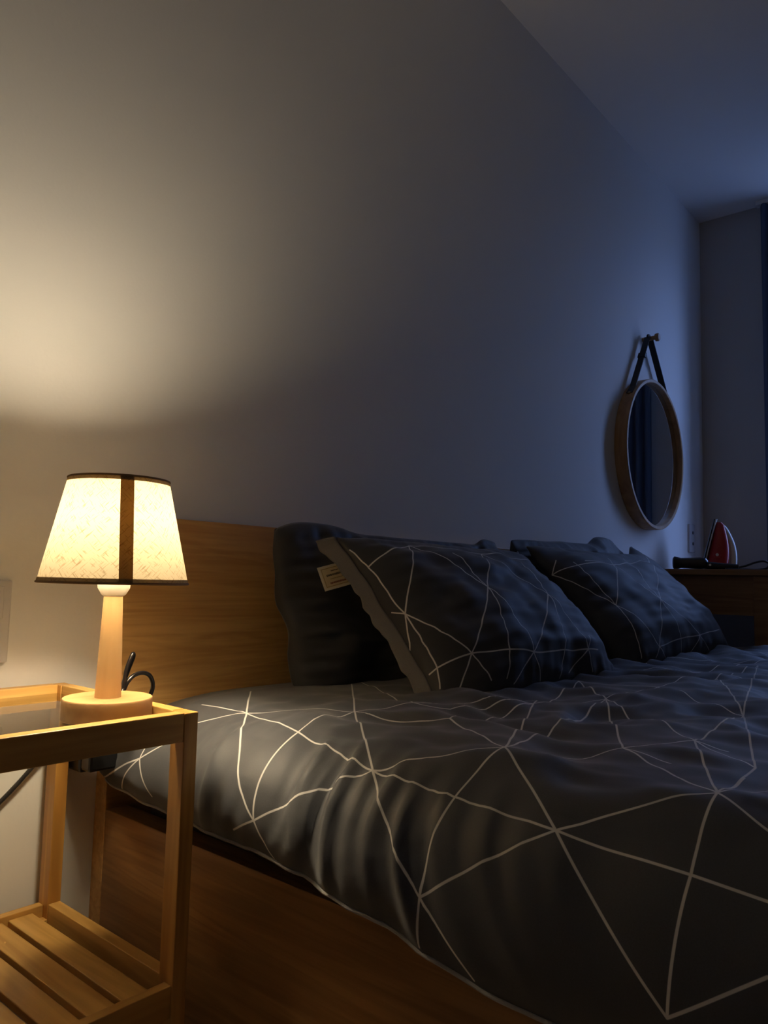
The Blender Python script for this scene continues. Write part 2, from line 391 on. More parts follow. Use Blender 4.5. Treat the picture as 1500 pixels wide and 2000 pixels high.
DUVET_SEGS = [
    (-0.37, 0.991, -0.5, 0.844), (-0.5, 0.844, -0.659, 0.683), (-0.483, 0.97, -0.5, 0.844), (-0.5, 0.844, -0.575, 0.544), (-0.537, 0.907, -0.5, 0.844), (-0.5, 0.844, -0.413, 0.718),
    (-0.413, 0.718, -0.659, 0.683), (-0.102, 1.014, -0.413, 0.718), (-0.413, 0.718, -0.575, 0.544), (-0.575, 0.544, -0.659, 0.683), (-0.575, 0.544, -0.675, 0.442), (-0.575, 0.544, -0.493, 0.429),
    (-0.575, 0.544, -0.58, 0.435), (-0.58, 0.435, -0.587, 0.324), (-0.493, 0.429, -0.58, 0.435), (-0.58, 0.435, -0.675, 0.442), (-0.675, 0.442, -0.587, 0.324), (-0.587, 0.324, -0.502, 0.212),
    (-0.587, 0.324, -0.593, 0.208), (-0.593, 0.208, -0.597, 0.153), (-0.587, 0.324, -0.694, 0.214), (-0.587, 0.324, -0.493, 0.429), (-0.502, 0.212, -0.593, 0.208), (-0.593, 0.208, -0.694, 0.214),
    (-0.502, 0.212, -0.536, 0.164), (-0.502, 0.212, -0.419, 0.213), (-0.502, 0.212, -0.446, 0.186), (-0.694, 0.214, -0.645, 0.148), (-0.659, 0.683, -0.702, 0.658), (-0.659, 0.683, -0.676, 0.723),
    (-0.675, 0.442, -0.721, 0.445), (-0.675, 0.442, -0.728, 0.386), (-0.641, 1.081, -0.607, 0.971), (-0.607, 0.971, -0.572, 0.914), (-0.607, 0.971, -0.656, 1.031), (-0.607, 0.971, -0.656, 0.927),
    (-0.607, 0.971, -0.592, 0.972), (-0.138, 1.083, -0.102, 1.014), (-0.102, 1.014, -0.143, 1.036), (-0.413, 0.718, -0.32, 0.689), (-0.413, 0.718, -0.395, 0.57), (-0.395, 0.57, -0.493, 0.429),
    (-0.102, 1.014, -0.32, 0.689), (-0.32, 0.689, -0.172, 0.575), (-0.172, 0.575, -0.493, 0.429), (-0.172, 0.575, -0.04, 0.52), (-0.493, 0.429, -0.387, 0.345), (-0.387, 0.345, -0.502, 0.212),
    (-0.387, 0.345, -0.299, 0.298), (-0.04, 0.52, -0.299, 0.298), (-0.299, 0.298, -0.502, 0.212), (-0.299, 0.298, -0.007, 0.325), (-0.04, 0.52, 0.129, 0.501), (0.129, 0.501, -0.007, 0.325),
    (-0.493, 0.429, -0.04, 0.52), (-0.172, 0.575, -0.395, 0.57), (-0.387, 0.345, -0.411, 0.285), (-0.04, 0.52, -0.387, 0.345), (-0.299, 0.298, -0.309, 0.259), (0.129, 0.501, 0.385, 0.48),
    (-0.007, 0.325, 0.385, 0.48), (-0.32, 0.689, -0.308, 0.631), (-0.308, 0.631, -0.172, 0.575), (0.142, 0.655, -0.04, 0.52), (0.142, 0.655, 0.129, 0.501), (0.142, 0.655, -0.172, 0.575),
    (0.385, 0.48, 0.706, 0.486), (-0.007, 0.325, 0.706, 0.486), (-0.373, 0.215, -0.299, 0.298), (-0.373, 0.215, -0.502, 0.212), (-0.373, 0.215, -0.007, 0.325), (-0.938, -0.826, -0.5, -0.805),
    (-0.938, -0.826, -0.736, -0.479), (-0.5, -0.805, -0.086, -0.807), (-0.5, -0.805, -0.736, -0.479), (-0.5, -0.805, -0.369, -0.515), (-0.086, -0.807, 0.263, -0.853), (-0.086, -0.807, -0.369, -0.515),
    (-0.086, -0.807, 0.078, -0.444), (0.263, -0.853, 0.775, -0.835), (0.263, -0.853, 0.078, -0.444), (0.263, -0.853, 0.547, -0.521), (0.775, -0.835, 1.19, -0.889), (0.775, -0.835, 0.547, -0.521),
    (0.775, -0.835, 0.97, -0.523), (1.19, -0.889, 1.567, -0.876), (1.19, -0.889, 0.97, -0.523), (1.19, -0.889, 1.372, -0.524), (1.567, -0.876, 1.372, -0.524), (1.567, -0.876, 1.73, -0.449),
    (-0.736, -0.479, -0.369, -0.515), (-0.736, -0.479, -0.979, -0.151), (-0.736, -0.479, -0.481, -0.085), (-0.369, -0.515, 0.078, -0.444), (-0.369, -0.515, -0.481, -0.085), (-0.369, -0.515, -0.131, -0.076),
    (0.078, -0.444, 0.547, -0.521), (0.078, -0.444, -0.131, -0.076), (0.078, -0.444, 0.314, -0.105),
]
M_duvet = fabric('charcoal_duvet', (0.064, 0.067, 0.075), DUVET_SEGS, 0.0012)
FAR_S = 0.42                                            # the print goes on over the far half of the bed
def _touch(e): return max(e[0], e[2]) > FAR_S-.02
FAR_SEGS = [e for e in DUVET_SEGS if _touch(e)] + [e for e in tri_lattice(FAR_S-.12, 1.45, -0.9, 1.0, 0.33, 19, .25) if _touch(e)]
FAR_SEGS = FAR_SEGS[:96]
M_duvet_far = fabric('charcoal_duvet_far_half', (0.064, 0.067, 0.075), FAR_SEGS, 0.0012)

NS, NT = 430, 330
tY = np.linspace(1.088, -0.97, NT)                     # along the bed
def lerp(x, xs, ys): return np.interp(x, xs, ys)
ztop = lerp(-tY, [-1.09, -1.0, -.8, -.4, 1.0], [0.470, 0.480, 0.488, 0.490, 0.490])
zhem = lerp(-tY, [-1.09, -.95, -.85, -.75, -.62, -.5, -.3, 1.0], [0.358, 0.352, 0.352, 0.356, 0.345, 0.334, 0.312, 0.305])
A = lerp(-tY, [-1.09, -1.0, -.85, -.6, 1.0], [0.25, 0.19, 0.15, 0.135, 0.14])
xl = lerp(-tY, [-1.09, -.9, -.75, -.5, 1.0], [0.616, 0.606, 0.590, 0.582, 0.582])
a0 = -22*PI/180
ang = np.linspace(a0, PI/2, 110)
nm = NS-220
pos = np.zeros((NS, NT, 3)); side = np.zeros((NS, NT))
for j in range(NT):
    H = (ztop[j]-zhem[j])/(1+math.sin(-a0)); zb = ztop[j]-H
    xc = xl[j]+A[j]; xcr = 2.60-A[j]*.8
    lx = xc-A[j]*np.cos(ang); lz = zb+H*np.sin(ang)
    mx_ = np.linspace(xc, xcr, nm+2)[1:-1]
    rx = 2.60-A[j]*.8*(1-np.cos(ang[::-1])); rz = zb+H*np.sin(ang[::-1])
    pos[:, j, 0] = np.concatenate([lx, mx_, rx]); pos[:, j, 2] = np.concatenate([lz, np.full(nm, ztop[j]), rz])
    pos[:, j, 1] = tY[j]
    side[:, j] = np.concatenate([1-sstep(0.5, 1.45, ang), np.zeros(nm), np.zeros(110)])
d = np.sqrt((np.diff(pos[:, :, [0, 2]], axis=0)**2).sum(-1))
s = np.concatenate([np.zeros((1, NT)), np.cumsum(d, 0)], 0)
k0 = 110+nm//3
s = s-s[k0:k0+1]+(pos[k0:k0+1, :, 0]-1.2)                # fabric x: equals world X-1.2 on the flat top
V = np.repeat(tY[None, :], NS, 0)
du = np.gradient(pos, axis=0); dv = np.gradient(pos, axis=1)
nrm = np.cross(du, -dv); nrm /= np.linalg.norm(nrm, axis=-1, keepdims=True)
nrm[nrm[..., 2] < -0.9] *= -1
# folds
hemr = np.clip(1-np.arange(NS)/45., 0, 1)[:, None]*np.ones((1, NT))
fold_m = sstep(0.22, 0.45, V)*(1-sstep(0.74, 0.90, V))
wv = V+0.05*pnoise(s*5, V*4, 5)+0.10*(s+.5)*pnoise(V*3, V*0+.3, 6)
f1 = pnoise(wv*17, s*1.5, 21); f1 = 1-np.clip(np.abs(f1)*2.6, 0, 1.4)
f2 = 1-np.clip(np.abs(pnoise(wv*30+2, s*2.4, 22))*2.6, 0, 1.4)
fold = side*fold_m*(0.0120*f1+0.0050*f2)*(0.35+0.65*sstep(-.4, .5, pnoise(V*7, s*1.2, 27)))*(1-.7*hemr)
fold += side*(1-fold_m)*(0.004*pnoise(wv*11, s*2.0, 23))
top = 1-np.clip(side*1.6, 0, 1)
q1 = pnoise(s*7.5+2*pnoise(s*2, V*2, 31), V*5.5, 32); q2 = pnoise(s*16, V*11, 33); q3 = pnoise(s*30, V*24, 34)
crease = 1-np.abs(pnoise(s*6+1.3, V*8+.6*q1, 35))*2.2
near_head = sstep(0.72, 1.0, V)
crump = top*(0.014*q1+0.006*q2+0.002*q3+0.006*crease)*(1-.75*near_head*(1-sstep(-.25, .1, s)))
flat_l = 1-.6*near_head
hd = fold+crump*flat_l
hd *= sstep(1.09, 1.04, V)*.8+.2
pos2 = pos+nrm*hd[..., None]
# duvet dips where the pillows press and the hem waves
pos2[:, :, 2] += (np.exp(-((s+1.2-.623+.6)/.03)**2))*0
hemw = np.zeros((NS, NT)); hemw[:40] = np.linspace(1, 0, 40)[:, None]
pos2[:, :, 2] += hemw*(0.007*pnoise(V*6, V*0+.5, 41)+0.003*pnoise(V*19, V*0+.5, 42))
pos2[:, :, 0] += hemw*(0.006*pnoise(V*12, V*0+.2, 43))
duv = thing('duvet', 'charcoal duvet with thin white geometric lines spread over the bed', 'duvet', (1.6, 0.1, 0.3))
do = np.array([1.6, 0.1, 0.3])
dg = grid_obj('duvet_cover', (pos2-do)[:, ::-1], np.stack([s, V], -1)[:, ::-1], M_duvet, duv)
dg.data.materials.append(M_duvet_far)
_sf = (0.25*(s[:-1, :-1]+s[1:, :-1]+s[1:, 1:]+s[:-1, 1:]))[:, ::-1]
dg.data.polygons.foreach_set('material_index', (_sf > FAR_S).astype(np.int32).ravel())
md = dg.modifiers.new('thick', 'SOLIDIFY'); md.thickness = 0.010; md.offset = -1
hem_pts = [tuple(pos2[0, j]-do+np.array([0, 0, -0.001])) for j in range(0, NT, 2)]
M_hem = plain('hem_stitching', (0.38, 0.37, 0.35), 0.8, bump=0.6, bscale=900)
ho = obj('hem_piping', tube(hem_pts, 0.0022, n=8, smooth=0), M_hem, duv, smooth=True)
tag(ho, 'lighter stitched hem')

# ------------------------------------------------------------------ pillows
M_dark = fabric('charcoal_plain', (0.046, 0.046, 0.047), None)
M_flap = fabric('charcoal_flap', (0.15, 0.145, 0.14), None)

def pillow_grid(w, h, T, seed, nu=90, nv=70, sag=0.25, wr=0.006, rc=0.0, pinch=1.0):
    u = np.linspace(-1, 1, nu); v = np.linspace(-1, 1, nv)
    U, W = np.meshgrid(u, v, indexing='ij')
    th = ((1-np.abs(U)**3.2)*(1-np.abs(W)**2.8))
    th = np.clip(th, 0, 1)**0.55
    bias = 1-sag*W
    x = U*w/2*(1-0.05*pinch*(1-W**2)-rc*W**6); y = W*h/2*(1-0.07*pinch*(1-U**2)-1.3*rc*U**8)
    edge = np.clip((1-np.maximum(np.abs(U), np.abs(W)))*6, 0, 1)
    n1 = pnoise(U*2.2+seed, W*2+seed*.7, seed); n2 = pnoise(U*6, W*4.5, seed+1); n3 = pnoise(U*3+2*W, W*9, seed+2)
    # radial puckers along the seams
    pk = pnoise(U*14, W*2, seed+3)*np.clip(1-(1-np.abs(W))*3, 0, 1)+pnoise(U*2, W*12, seed+4)*np.clip(1-(1-np.abs(U))*3.5, 0, 1)
    wrk = wr*(1.0*n1+0.5*n2+0.5*n3)+wr*.8*pk
    front = th*T*bias+edge*wrk
    back = -th*T*0.8*bias+edge*wr*pnoise(U*3, W*3, seed+9)
    ewave = 0.006*pnoise(U*3+5, W*3+5, seed+6)
    return (np.stack([x, y, front+ewave], -1), np.stack([x, y, back+ewave], -1))

def pillow(name, label, group, w, h, T, loc, lean, yaw, seed, mfront, sag=0.25, wr=0.006, flange=None, roll=0.0, warp=None, rc=0.0, pinch=1.0):
    o = thing(name, label, 'pillow', loc, 0, group)
    o.rotation_mode = 'XYZ'
    R_ = Matrix.Rotation(yaw, 4, 'Z') @ Matrix.Rotation(lean, 4, 'X') @ Matrix.Rotation(roll, 4, 'Z')
    o.matrix_world = Matrix.Translation(loc) @ R_
    F, B = pillow_grid(w, h, T, seed, sag=sag, wr=wr, rc=rc, pinch=pinch)
    if warp: F = warp(F, w, h); B = warp(B, w, h)
    nu, nv = F.shape[:2]
    idx = np.arange(nu*nv).reshape(nu, nv)
    f = np.stack([idx[:-1, :-1], idx[1:, :-1], idx[1:, 1:], idx[:-1, 1:]], -1).reshape(-1, 4)
    inner = np.ones((nu, nv), bool); inner[0] = inner[-1] = False; inner[:, 0] = inner[:, -1] = False
    bi = idx.copy(); bi[inner] = nu*nv+np.arange(inner.sum())
    fbk = np.stack([bi[:-1, :-1], bi[:-1, 1:], bi[1:, 1:], bi[1:, :-1]], -1).reshape(-1, 4)
    verts = np.concatenate([F.reshape(-1, 3), B[inner]], 0)
    me = bpy.data.meshes.new('case'); me.from_pydata(verts.tolist(), [], np.concatenate([f, fbk]).tolist())
    def arc(G, ax):
        dd = np.sqrt((np.diff(G, axis=ax)**2).sum(-1)); z0 = np.zeros_like(np.take(dd, [0], ax))
        cc = np.concatenate([z0, np.cumsum(dd, ax)], ax); return cc-np.take(cc, [cc.shape[ax]//2], ax)
    FU = np.stack([arc(F, 0), arc(F, 1)], -1)
    uvv = np.concatenate([FU.reshape(-1, 2), B[inner][:, :2]], 0); uvl = me.uv_layers.new(name='UVMap')
    allf = np.concatenate([f, fbk])
    uvs = uvv[allf.reshape(-1)]
    uvl.data.foreach_set('uv', uvs.astype(np.float32).ravel())
    me.shade_smooth(); me.materials.append(mfront); me.materials.append(M_dark)
    mi = np.zeros(len(allf), np.int32); mi[len(f):] = 1
    me.polygons.foreach_set('material_index', mi)
    c = bpy.data.objects.new('pillowcase', me); col.objects.link(c); c.parent = o
    if flange:
        for (sgn, wid, tilt, mm, lab, top_extra) in flange:
            e = F[0 if sgn < 0 else -1]                       # border line (nv,3)
            k = 9; rows = []
            vv = np.linspace(-1, 1, nv)
            for i in range(k):
                t_ = i/(k-1)
                off = np.zeros((nv, 3))
                wloc = wid*(1+top_extra*sstep(.55, 1, vv))
                off[:, 0] = sgn*wloc*t_*math.cos(tilt)
                off[:, 2] = -wloc*t_*math.sin(tilt)+0.004*pnoise(vv*4, vv*0+t_, seed+70)*t_+0.006*pnoise(vv*9, vv*0+.4, seed+71)*t_
                off[:, 1] = 0.010*t_*vv
                rows.append(e+off)
            G = np.stack(rows, 0)
            if sgn > 0: G = G[::-1]
            UVg = G[..., :2].copy()
            fo = grid_obj('flange', G, UVg, mm, o)
            mdd = fo.modifiers.new('thick', 'SOLIDIFY'); mdd.thickness = 0.0025; mdd.offset = 0
            if lab: fo['label'] = lab
    return o

P1_SEGS = [
    (-0.323, 0.114, -0.186, 0.161), (-0.325, 0.163, -0.323, 0.114), (-0.323, 0.114, -0.318, 0.001), (-0.186, 0.161, -0.318, 0.001), (-0.186, 0.161, -0.102, 0.014), (-0.186, 0.161, 0.014, 0.129),
    (-0.318, 0.001, -0.334, 0.018), (-0.318, 0.001, -0.347, -0.057), (-0.318, 0.001, -0.323, -0.111), (-0.318, 0.001, -0.253, -0.114), (-0.323, -0.111, -0.253, -0.114), (-0.323, -0.111, -0.34, -0.112),
    (-0.323, -0.111, -0.332, -0.142), (-0.253, -0.114, -0.102, 0.014), (-0.253, -0.114, -0.092, -0.139), (-0.253, -0.114, -0.311, -0.169), (-0.253, -0.114, -0.233, -0.168), (-0.102, 0.014, 0.014, 0.129),
    (-0.102, 0.014, -0.111, 0.114), (-0.102, 0.014, -0.092, -0.139), (-0.102, 0.014, -0.191, -0.174), (0.014, 0.129, 0.102, -0.007), (0.102, -0.007, 0.154, 0.108), (0.102, -0.007, -0.092, -0.139),
    (0.102, -0.007, 0.133, -0.143), (0.102, -0.007, 0.005, -0.193), (-0.092, -0.139, 0.133, -0.143), (-0.092, -0.139, -0.17, -0.187), (-0.092, -0.139, -0.068, -0.192), (0.133, -0.143, 0.183, -0.144),
    (0.133, -0.143, 0.156, -0.114), (0.133, -0.143, 0.044, -0.185), (0.133, -0.143, 0.143, -0.189), (0.014, 0.129, 0.232, 0.134),
]
P2_SEGS = [
    (-0.407, 0.101, -0.365, 0.134), (-0.407, 0.101, -0.143, 0.092), (-0.407, 0.101, -0.309, -0.04), (-0.143, 0.092, 0.234, 0.141), (-0.143, 0.092, -0.103, 0.131), (-0.143, 0.092, -0.281, 0.106),
    (-0.143, 0.092, -0.309, -0.04), (-0.143, 0.092, -0.112, -0.055), (-0.309, -0.04, -0.324, 0.112), (-0.309, -0.04, -0.247, -0.174), (-0.309, -0.04, -0.345, -0.187), (0.234, 0.141, -0.112, -0.055),
    (0.234, 0.141, 0.278, 0.171), (-0.112, -0.055, 0.011, 0.137), (-0.112, -0.055, -0.247, -0.174), (-0.112, -0.055, 0.05, -0.163), (-0.112, -0.055, -0.093, -0.207), (-0.247, -0.174, 0.05, -0.163),
    (-0.247, -0.174, -0.274, -0.199), (-0.247, -0.174, -0.205, -0.205), (0.05, -0.163, 0.243, -0.152), (0.05, -0.163, 0.128, -0.21), (0.05, -0.163, -0.025, -0.21),
]
M_p1 = fabric('charcoal_lines_pillow', (0.046, 0.046, 0.048), P1_SEGS, 0.0013)
M_p2 = fabric('charcoal_lines_pillow_far', (0.046, 0.046, 0.048), P2_SEGS, 0.0013)
G_ = None
def bump(P, w, h, items):
    P = P.copy(); u = P[..., 0]/(w/2); v = P[..., 1]/(h/2)
    for (uc, uw, dy) in items: P[..., 1] += dy*np.exp(-((u-uc)/uw)**4)*sstep(0.45, 1.0, v)
    return P
def shear(P, k):
    P = P.copy(); P[..., 0] += k*P[..., 1]; P[..., 2] += 0.010*np.sin(P[..., 1]*38+P[..., 0]*9)*np.clip(1-np.abs(P[..., 1])/.17, 0, 1); return P
def ear(P, w, h, du_, dy, dx):
    P = P.copy(); u = P[..., 0]/(w/2); v = P[..., 1]/(h/2)
    k = sstep(du_, 1.0, u)*sstep(.55, 1.0, v); P[..., 1] += dy*k; P[..., 0] += dx*k
    return P
pb1 = pillow('pillow', 'plain charcoal pillow with a cream sewn label standing against the headboard', None,
             0.79, 0.335, 0.068, (1.305, 1.013, 0.600), math.radians(79), 0.0, 51, M_dark, sag=0.30, wr=0.016, rc=0.05, pinch=.2,
             warp=lambda P, w, h: bump(shear(P, -.10), w, h, [(.86, .15, .020), (-.72, .25, .014)]))
pb2 = pillow('pillow', 'plain charcoal pillow without label behind the patterned pillow nearest the desk', None,
             0.76, 0.35, 0.065, (2.10, 1.015, 0.622), math.radians(80), 0.0, 57, M_dark, sag=0.30, wr=0.010, rc=0.05, pinch=-.1,
             warp=lambda P, w, h: bump(P, w, h, [(.58, .26, .030), (-.6, .3, -.005)]))
pf1 = pillow('pillow', 'charcoal pillow with white geometric lines and a grey flap, leaning on the labelled pillow', None,
             0.645, 0.405, 0.090, (1.313, 0.832, 0.594), math.radians(49), 0.0, 61, M_p1, sag=0.22, wr=0.006,
             flange=[(-1, 0.026, 0.9, M_flap, 'plain grey open end flap', 0.4), (1, 0.022, 0.4, M_dark, None, 0.3)])
pf2 = pillow('pillow', 'charcoal pillow with white geometric lines and pointed corner, nearest the desk', None,
             0.80, 0.425, 0.085, (2.110, 0.850, 0.612), math.radians(48), 0.0, 67, M_p2, sag=0.22, wr=0.005, rc=0.02,
             warp=lambda P, w, h: ear(P, w, h, .62, .05, -.02),
             flange=[(1, 0.025, 0.4, M_dark, None, 0.3)])

# sewn label on the labelled pillow
def pillow_label(parent, lx, ly, lz, rot, w, h):
    L0 = Matrix.Translation((lx, ly, lz)) @ Vector((0, 0, 1)).rotation_difference(Vector((-.44, .14, .88)).normalized()).to_matrix().to_4x4() @ Matrix.Rotation(rot, 4, 'Z')
    root = obj('sewn_label', box(-w/2, w/2, -h/2, h/2, -0.0006, 0.0006), M_tagwhite, parent); root.matrix_local = L0
    root['label'] = 'cream sewn label with dark print'
    obj('label_field', box(-w/2+.004, w/2-.004, -h/2+.004, h/2-.004, 0.0006, 0.0009), M_tagpaper, root)
    fr = bmesh.new(); e = .0055; t = .0009
    for (x0, x1, y0, y1) in ((-w/2+e, w/2-e, h/2-e-t, h/2-e), (-w/2+e, w/2-e, -h/2+e, -h/2+e+t), (-w/2+e, -w/2+e+t, -h/2+e, h/2-e), (w/2-e-t, w/2-e, -h/2+e, h/2-e)):
        add_box(fr, x0, x1, y0, y1, .0009, .0011)
    obj('label_border', fr, M_tagline, root)
    def strokes(name, y, x0, x1, hh, m, seed):
        rs = random.Random(seed); b = bmesh.new(); x = x0
        while x < x1:
            ww = rs.uniform(.0008, .0016)
            add_box(b, x, min(x+ww, x1), y-hh/2*rs.uniform(.7, 1), y+hh/2*rs.uniform(.7, 1), .0009, .0011); x += ww+.0004
        obj(name, b, m, root)
    strokes('print_line', h*.24, -w*.12, w*.12, .0022, M_tagink, 1)
    strokes('print_line', h*.08, -w*.30, w*.30, .0042, M_tagink, 2)
    strokes('print_line', -h*.08, -w*.22, w*.22, .0018, M_tagline, 3)
    strokes('print_line', -h*.25, -w*.26, w*.26, .0038, M_tagred, 4)
pillow_label(pb1, -0.2985, 0.0670, 0.0535, 0.16, 0.062, 0.046)

# ------------------------------------------------------------------ bedside table
SX0, SX1, SY0, SY1, SZ = 0.170, 0.568, 0.774, 1.108, 0.506
st = thing('bedside_table', 'light wooden bedside table with glass top and slatted lower shelf', 'table', ((SX0+SX1)/2, (SY0+SY1)/2, 0))
so = Vector(st.location)
PX, PY = 0.019, 0.028
for (x0, x1) in ((SX0, SX0+PX), (SX1-PX, SX1)):
    for (y0, y1) in ((SY0, SY0+PY), (SY1-PY, SY1)):
        obj('leg', box(*rel(x0, x1, y0, y1, 0, SZ-.0005, so), 0.001), M_pine_z, st)
RH = 0.034
for y0, y1 in ((SY0+.001, SY0+.019), (SY1-.019, SY1-.001)):
    obj('top_rail', box(*rel(SX0+PX+.0002, SX1-PX-.0002, y0, y1, SZ-RH, SZ, so), 0.001), M_pine_x, st)
for x0, x1 in ((SX0+.001, SX0+.018), (SX1-.018, SX1-.001)):
    obj('top_rail', box(*rel(x0, x1, SY0+PY+.0002, SY1-PY-.0002, SZ-RH, SZ, so), 0.001), M_pine_y, st)
gl = obj('glass_top', box(*rel(SX0+.0185, SX1-.0185, SY0+.0195, SY1-.0195, 0.489, 0.494, so), 0.0006, 1), M_glass, st)
tag(gl, 'smoked glass panel')
ZS = 0.190
for y0, y1 in ((SY0+.002, SY0+.016), (SY1-.016, SY1-.002)):
    obj('shelf_rail', box(*rel(SX0+PX+.0002, SX1-PX-.0002, y0, y1, ZS-.030, ZS+.006, so), 0.001), M_pine_x, st)
for x0, x1 in ((SX0+.001, SX0+.018), (SX1-.018, SX1-.001)):
    obj('shelf_rail', box(*rel(x0, x1, SY0+PY+.0002, SY1-PY-.0002, ZS-.024, ZS+.010, so), 0.001), M_pine_y, st)
for y0, y1 in ((SY0+.0165, SY0+.030), (SY1-.030, SY1-.0165)):
    obj('slat_bearer', box(*rel(SX0+PX+.0002, SX1-PX-.0002, y0, y1, ZS-.026, ZS-.0105, so)), M_pine_x, st)
sw, pitch = 0.0335, 0.0415
nsl = 8
x_start = SX1-PX-0.016-sw
src = None
for i in range(nsl):
    xc = x_start+sw/2-i*pitch
    if src is None:
        src = obj('slat', box(-sw/2, sw/2, SY0+.0168-so.y, SY1-.0168-so.y, -.010, 0, 0.0012), M_pine_y, st, (xc-so.x, 0, ZS))
    else:
        copy_part(src, st, (xc-so.x, 0, ZS))

# ------------------------------------------------------------------ table lamp
LX, LY, LZ = 0.498, 0.862, 0.4942
lamp = thing('table_lamp', 'lit table lamp with cream linen shade and turned pale wood stem', 'lamp', (LX, LY, LZ))
obj('base', lathe([(0.0510, 0), (0.0525, .0012), (0.0525, .0245), (0.0515, .0257)], n=72), M_lampbase, lamp, smooth=True)
obj('stem', lathe([(0.0155, .0258), (0.0112, .1475)], n=40), M_lampwood, lamp, smooth=True)
obj('socket', lathe([(0.0115, .1476), (0.0145, .150), (0.0190, .158), (0.0195, .170), (0.0150, .176), (0.0150, .205), (0.013, .207)], n=36), M_white, lamp, smooth=True)
bl = obj('bulb', lathe([(0.012, .2072), (0.016, .2230), (0.0260, .2320), (0.0310, .2400), (0.0310, .2465), (0.0270, .2540), (0.0170, .2590), (0.0070, .2605)], n=28), M_bulb, lamp, smooth=True)
tag(bl, 'glowing warm bulb')
SB, STP, RB, RTP = 0.164, 0.292, 0.0885, 0.0600
ns_ = 96; nz_ = 26
th_ = np.linspace(0, 2*PI, ns_+1); hh = np.linspace(0, 1, nz_)
TH, HH = np.meshgrid(th_, hh, indexing='ij')
RR = RB+(RTP-RB)*HH
shd = grid_obj('lamp_shade', np.stack([RR*np.cos(TH), RR*np.sin(TH), SB+(STP-SB)*HH], -1), np.stack([TH*0.076, HH*.13], -1), M_shade, lamp)
tag(shd, 'glowing cream linen shade')
sa = math.radians(248); 
tt = np.linspace(-1, 1, 7); TT, HH = np.meshgrid(tt, hh, indexing='ij')
RR = RB+(RTP-RB)*HH+.0006; AN = sa+TT*0.0078/RR
sm = grid_obj('seam_strip', np.stack([RR*np.cos(AN), RR*np.sin(AN), SB+(STP-SB)*HH], -1), np.stack([TT*.008, HH*.13], -1), M_seam, shd)
tag(sm, 'brown doubled fabric seam')
def ring(R_, z, r): 
    b = bmesh.new(); n1, n2 = 72, 8
    vs = [[b.verts.new(((R_+r*math.cos(2*PI*k/n2))*math.cos(2*PI*i/n1), (R_+r*math.cos(2*PI*k/n2))*math.sin(2*PI*i/n1), z+r*math.sin(2*PI*k/n2))) for k in range(n2)] for i in range(n1)]
    for i in range(n1):
        for k in range(n2): b.faces.new((vs[i][k], vs[(i+1) % n1][k], vs[(i+1) % n1][(k+1) % n2], vs[i][(k+1) % n2]))
    return b
obj('trim', ring(RB, SB+.0003, 0.0014), M_trim, shd, smooth=True)
obj('trim', ring(RTP, STP-.0003, 0.0014), M_trim, shd, smooth=True)
M_hemband = shade_mat('linen_hem', (0.20, 0.14, 0.06), (0.52, 0.43, 0.29), 0.22)
for h0, h1 in ((0.0, .045), (.955, 1.0)):
    h2 = np.linspace(h0, h1, 3); TH, H2 = np.meshgrid(th_, h2, indexing='ij'); RR = RB+(RTP-RB)*H2+.0004
    grid_obj('hem_band', np.stack([RR*np.cos(TH), RR*np.sin(TH), SB+(STP-SB)*H2], -1), np.stack([TH*.076, H2*.13], -1), M_hemband, shd)
spider = ring(0.0165, .1765, 0.0012)
for k in range(3):
    a = 2*PI*k/3+.4
    add_tube(spider, [(0.0165*math.cos(a), 0.0165*math.sin(a), .1765), ((RB-.003)*math.cos(a), (RB-.003)*math.sin(a), .1655)], 0.001, n=6, smooth=0)
obj('shade_fitter', spider, M_metal, lamp, smooth=True)
lo = Vector((LX, LY, LZ))
cord = [(0.520, 0.9085, 0.5005), (0.545, 0.935, 0.500), (0.5745, 0.958, 0.507), (0.5805, 0.960, 0.536), (0.5862, 0.960, 0.552), (0.5900, 0.961, 0.5585), (0.5915, 0.963, 0.5530), (0.5850, 0.964, 0.535), (0.5785, 0.964, 0.514),
        (0.5790, 0.962, 0.5100), (0.5830, 0.960, 0.5200), (0.5925, 0.960, 0.5285), (0.6060, 0.960, 0.5312), (0.6190, 0.962, 0.5260), (0.6275, 0.966, 0.5120), (0.6290, 0.975, 0.495), (0.6250, 1.000, 0.460), (0.6170, 1.030, 0.425), (0.604, 1.046, 0.406)]
cd = obj('lamp_cord', tube([Vector(p)-lo for p in cord], 0.0031, n=10, smooth=10), M_cable, lamp, smooth=True)
tag(cd, 'black looping cord')

# power adapter between table and headboard
ad = thing('power_adapter', 'black power adapter plugged in behind the bedside table', 'adapter', (0.598, 1.10, 0.376))
ab = box(-.026, .024, -.045, .0285, .005, .043, 0.005)
obj('adapter_body', ab, M_black, ad)
obj('plug', box(-.026, .018, -.072, -.0455, .010, .040, 0.004), M_black, ad)
obj('cable', tube([(-.012, -.03, .044), (-.02, -.03, .065), (-.034, -.02, .075), (-.048, -.01, .062)], 0.003, n=8), M_cable, ad, smooth=True)

pc = obj('power_cable', tube([(0.558, 1.112, 0.418), (0.541, 1.118, 0.395), (0.510, 1.120, 0.362), (0.478, 1.121, 0.335), (0.440, 1.121, 0.318), (0.395, 1.121, 0.330), (0.375, 1.121, 0.40), (0.39, 1.118, 0.50), (0.420, 1.110, 0.556), (0.434, 1.100, 0.572)], 0.0033, n=10), M_greycable, smooth=True)
tag(pc, 'dark glossy cable hanging along the wall below the switch plate', 'cable')

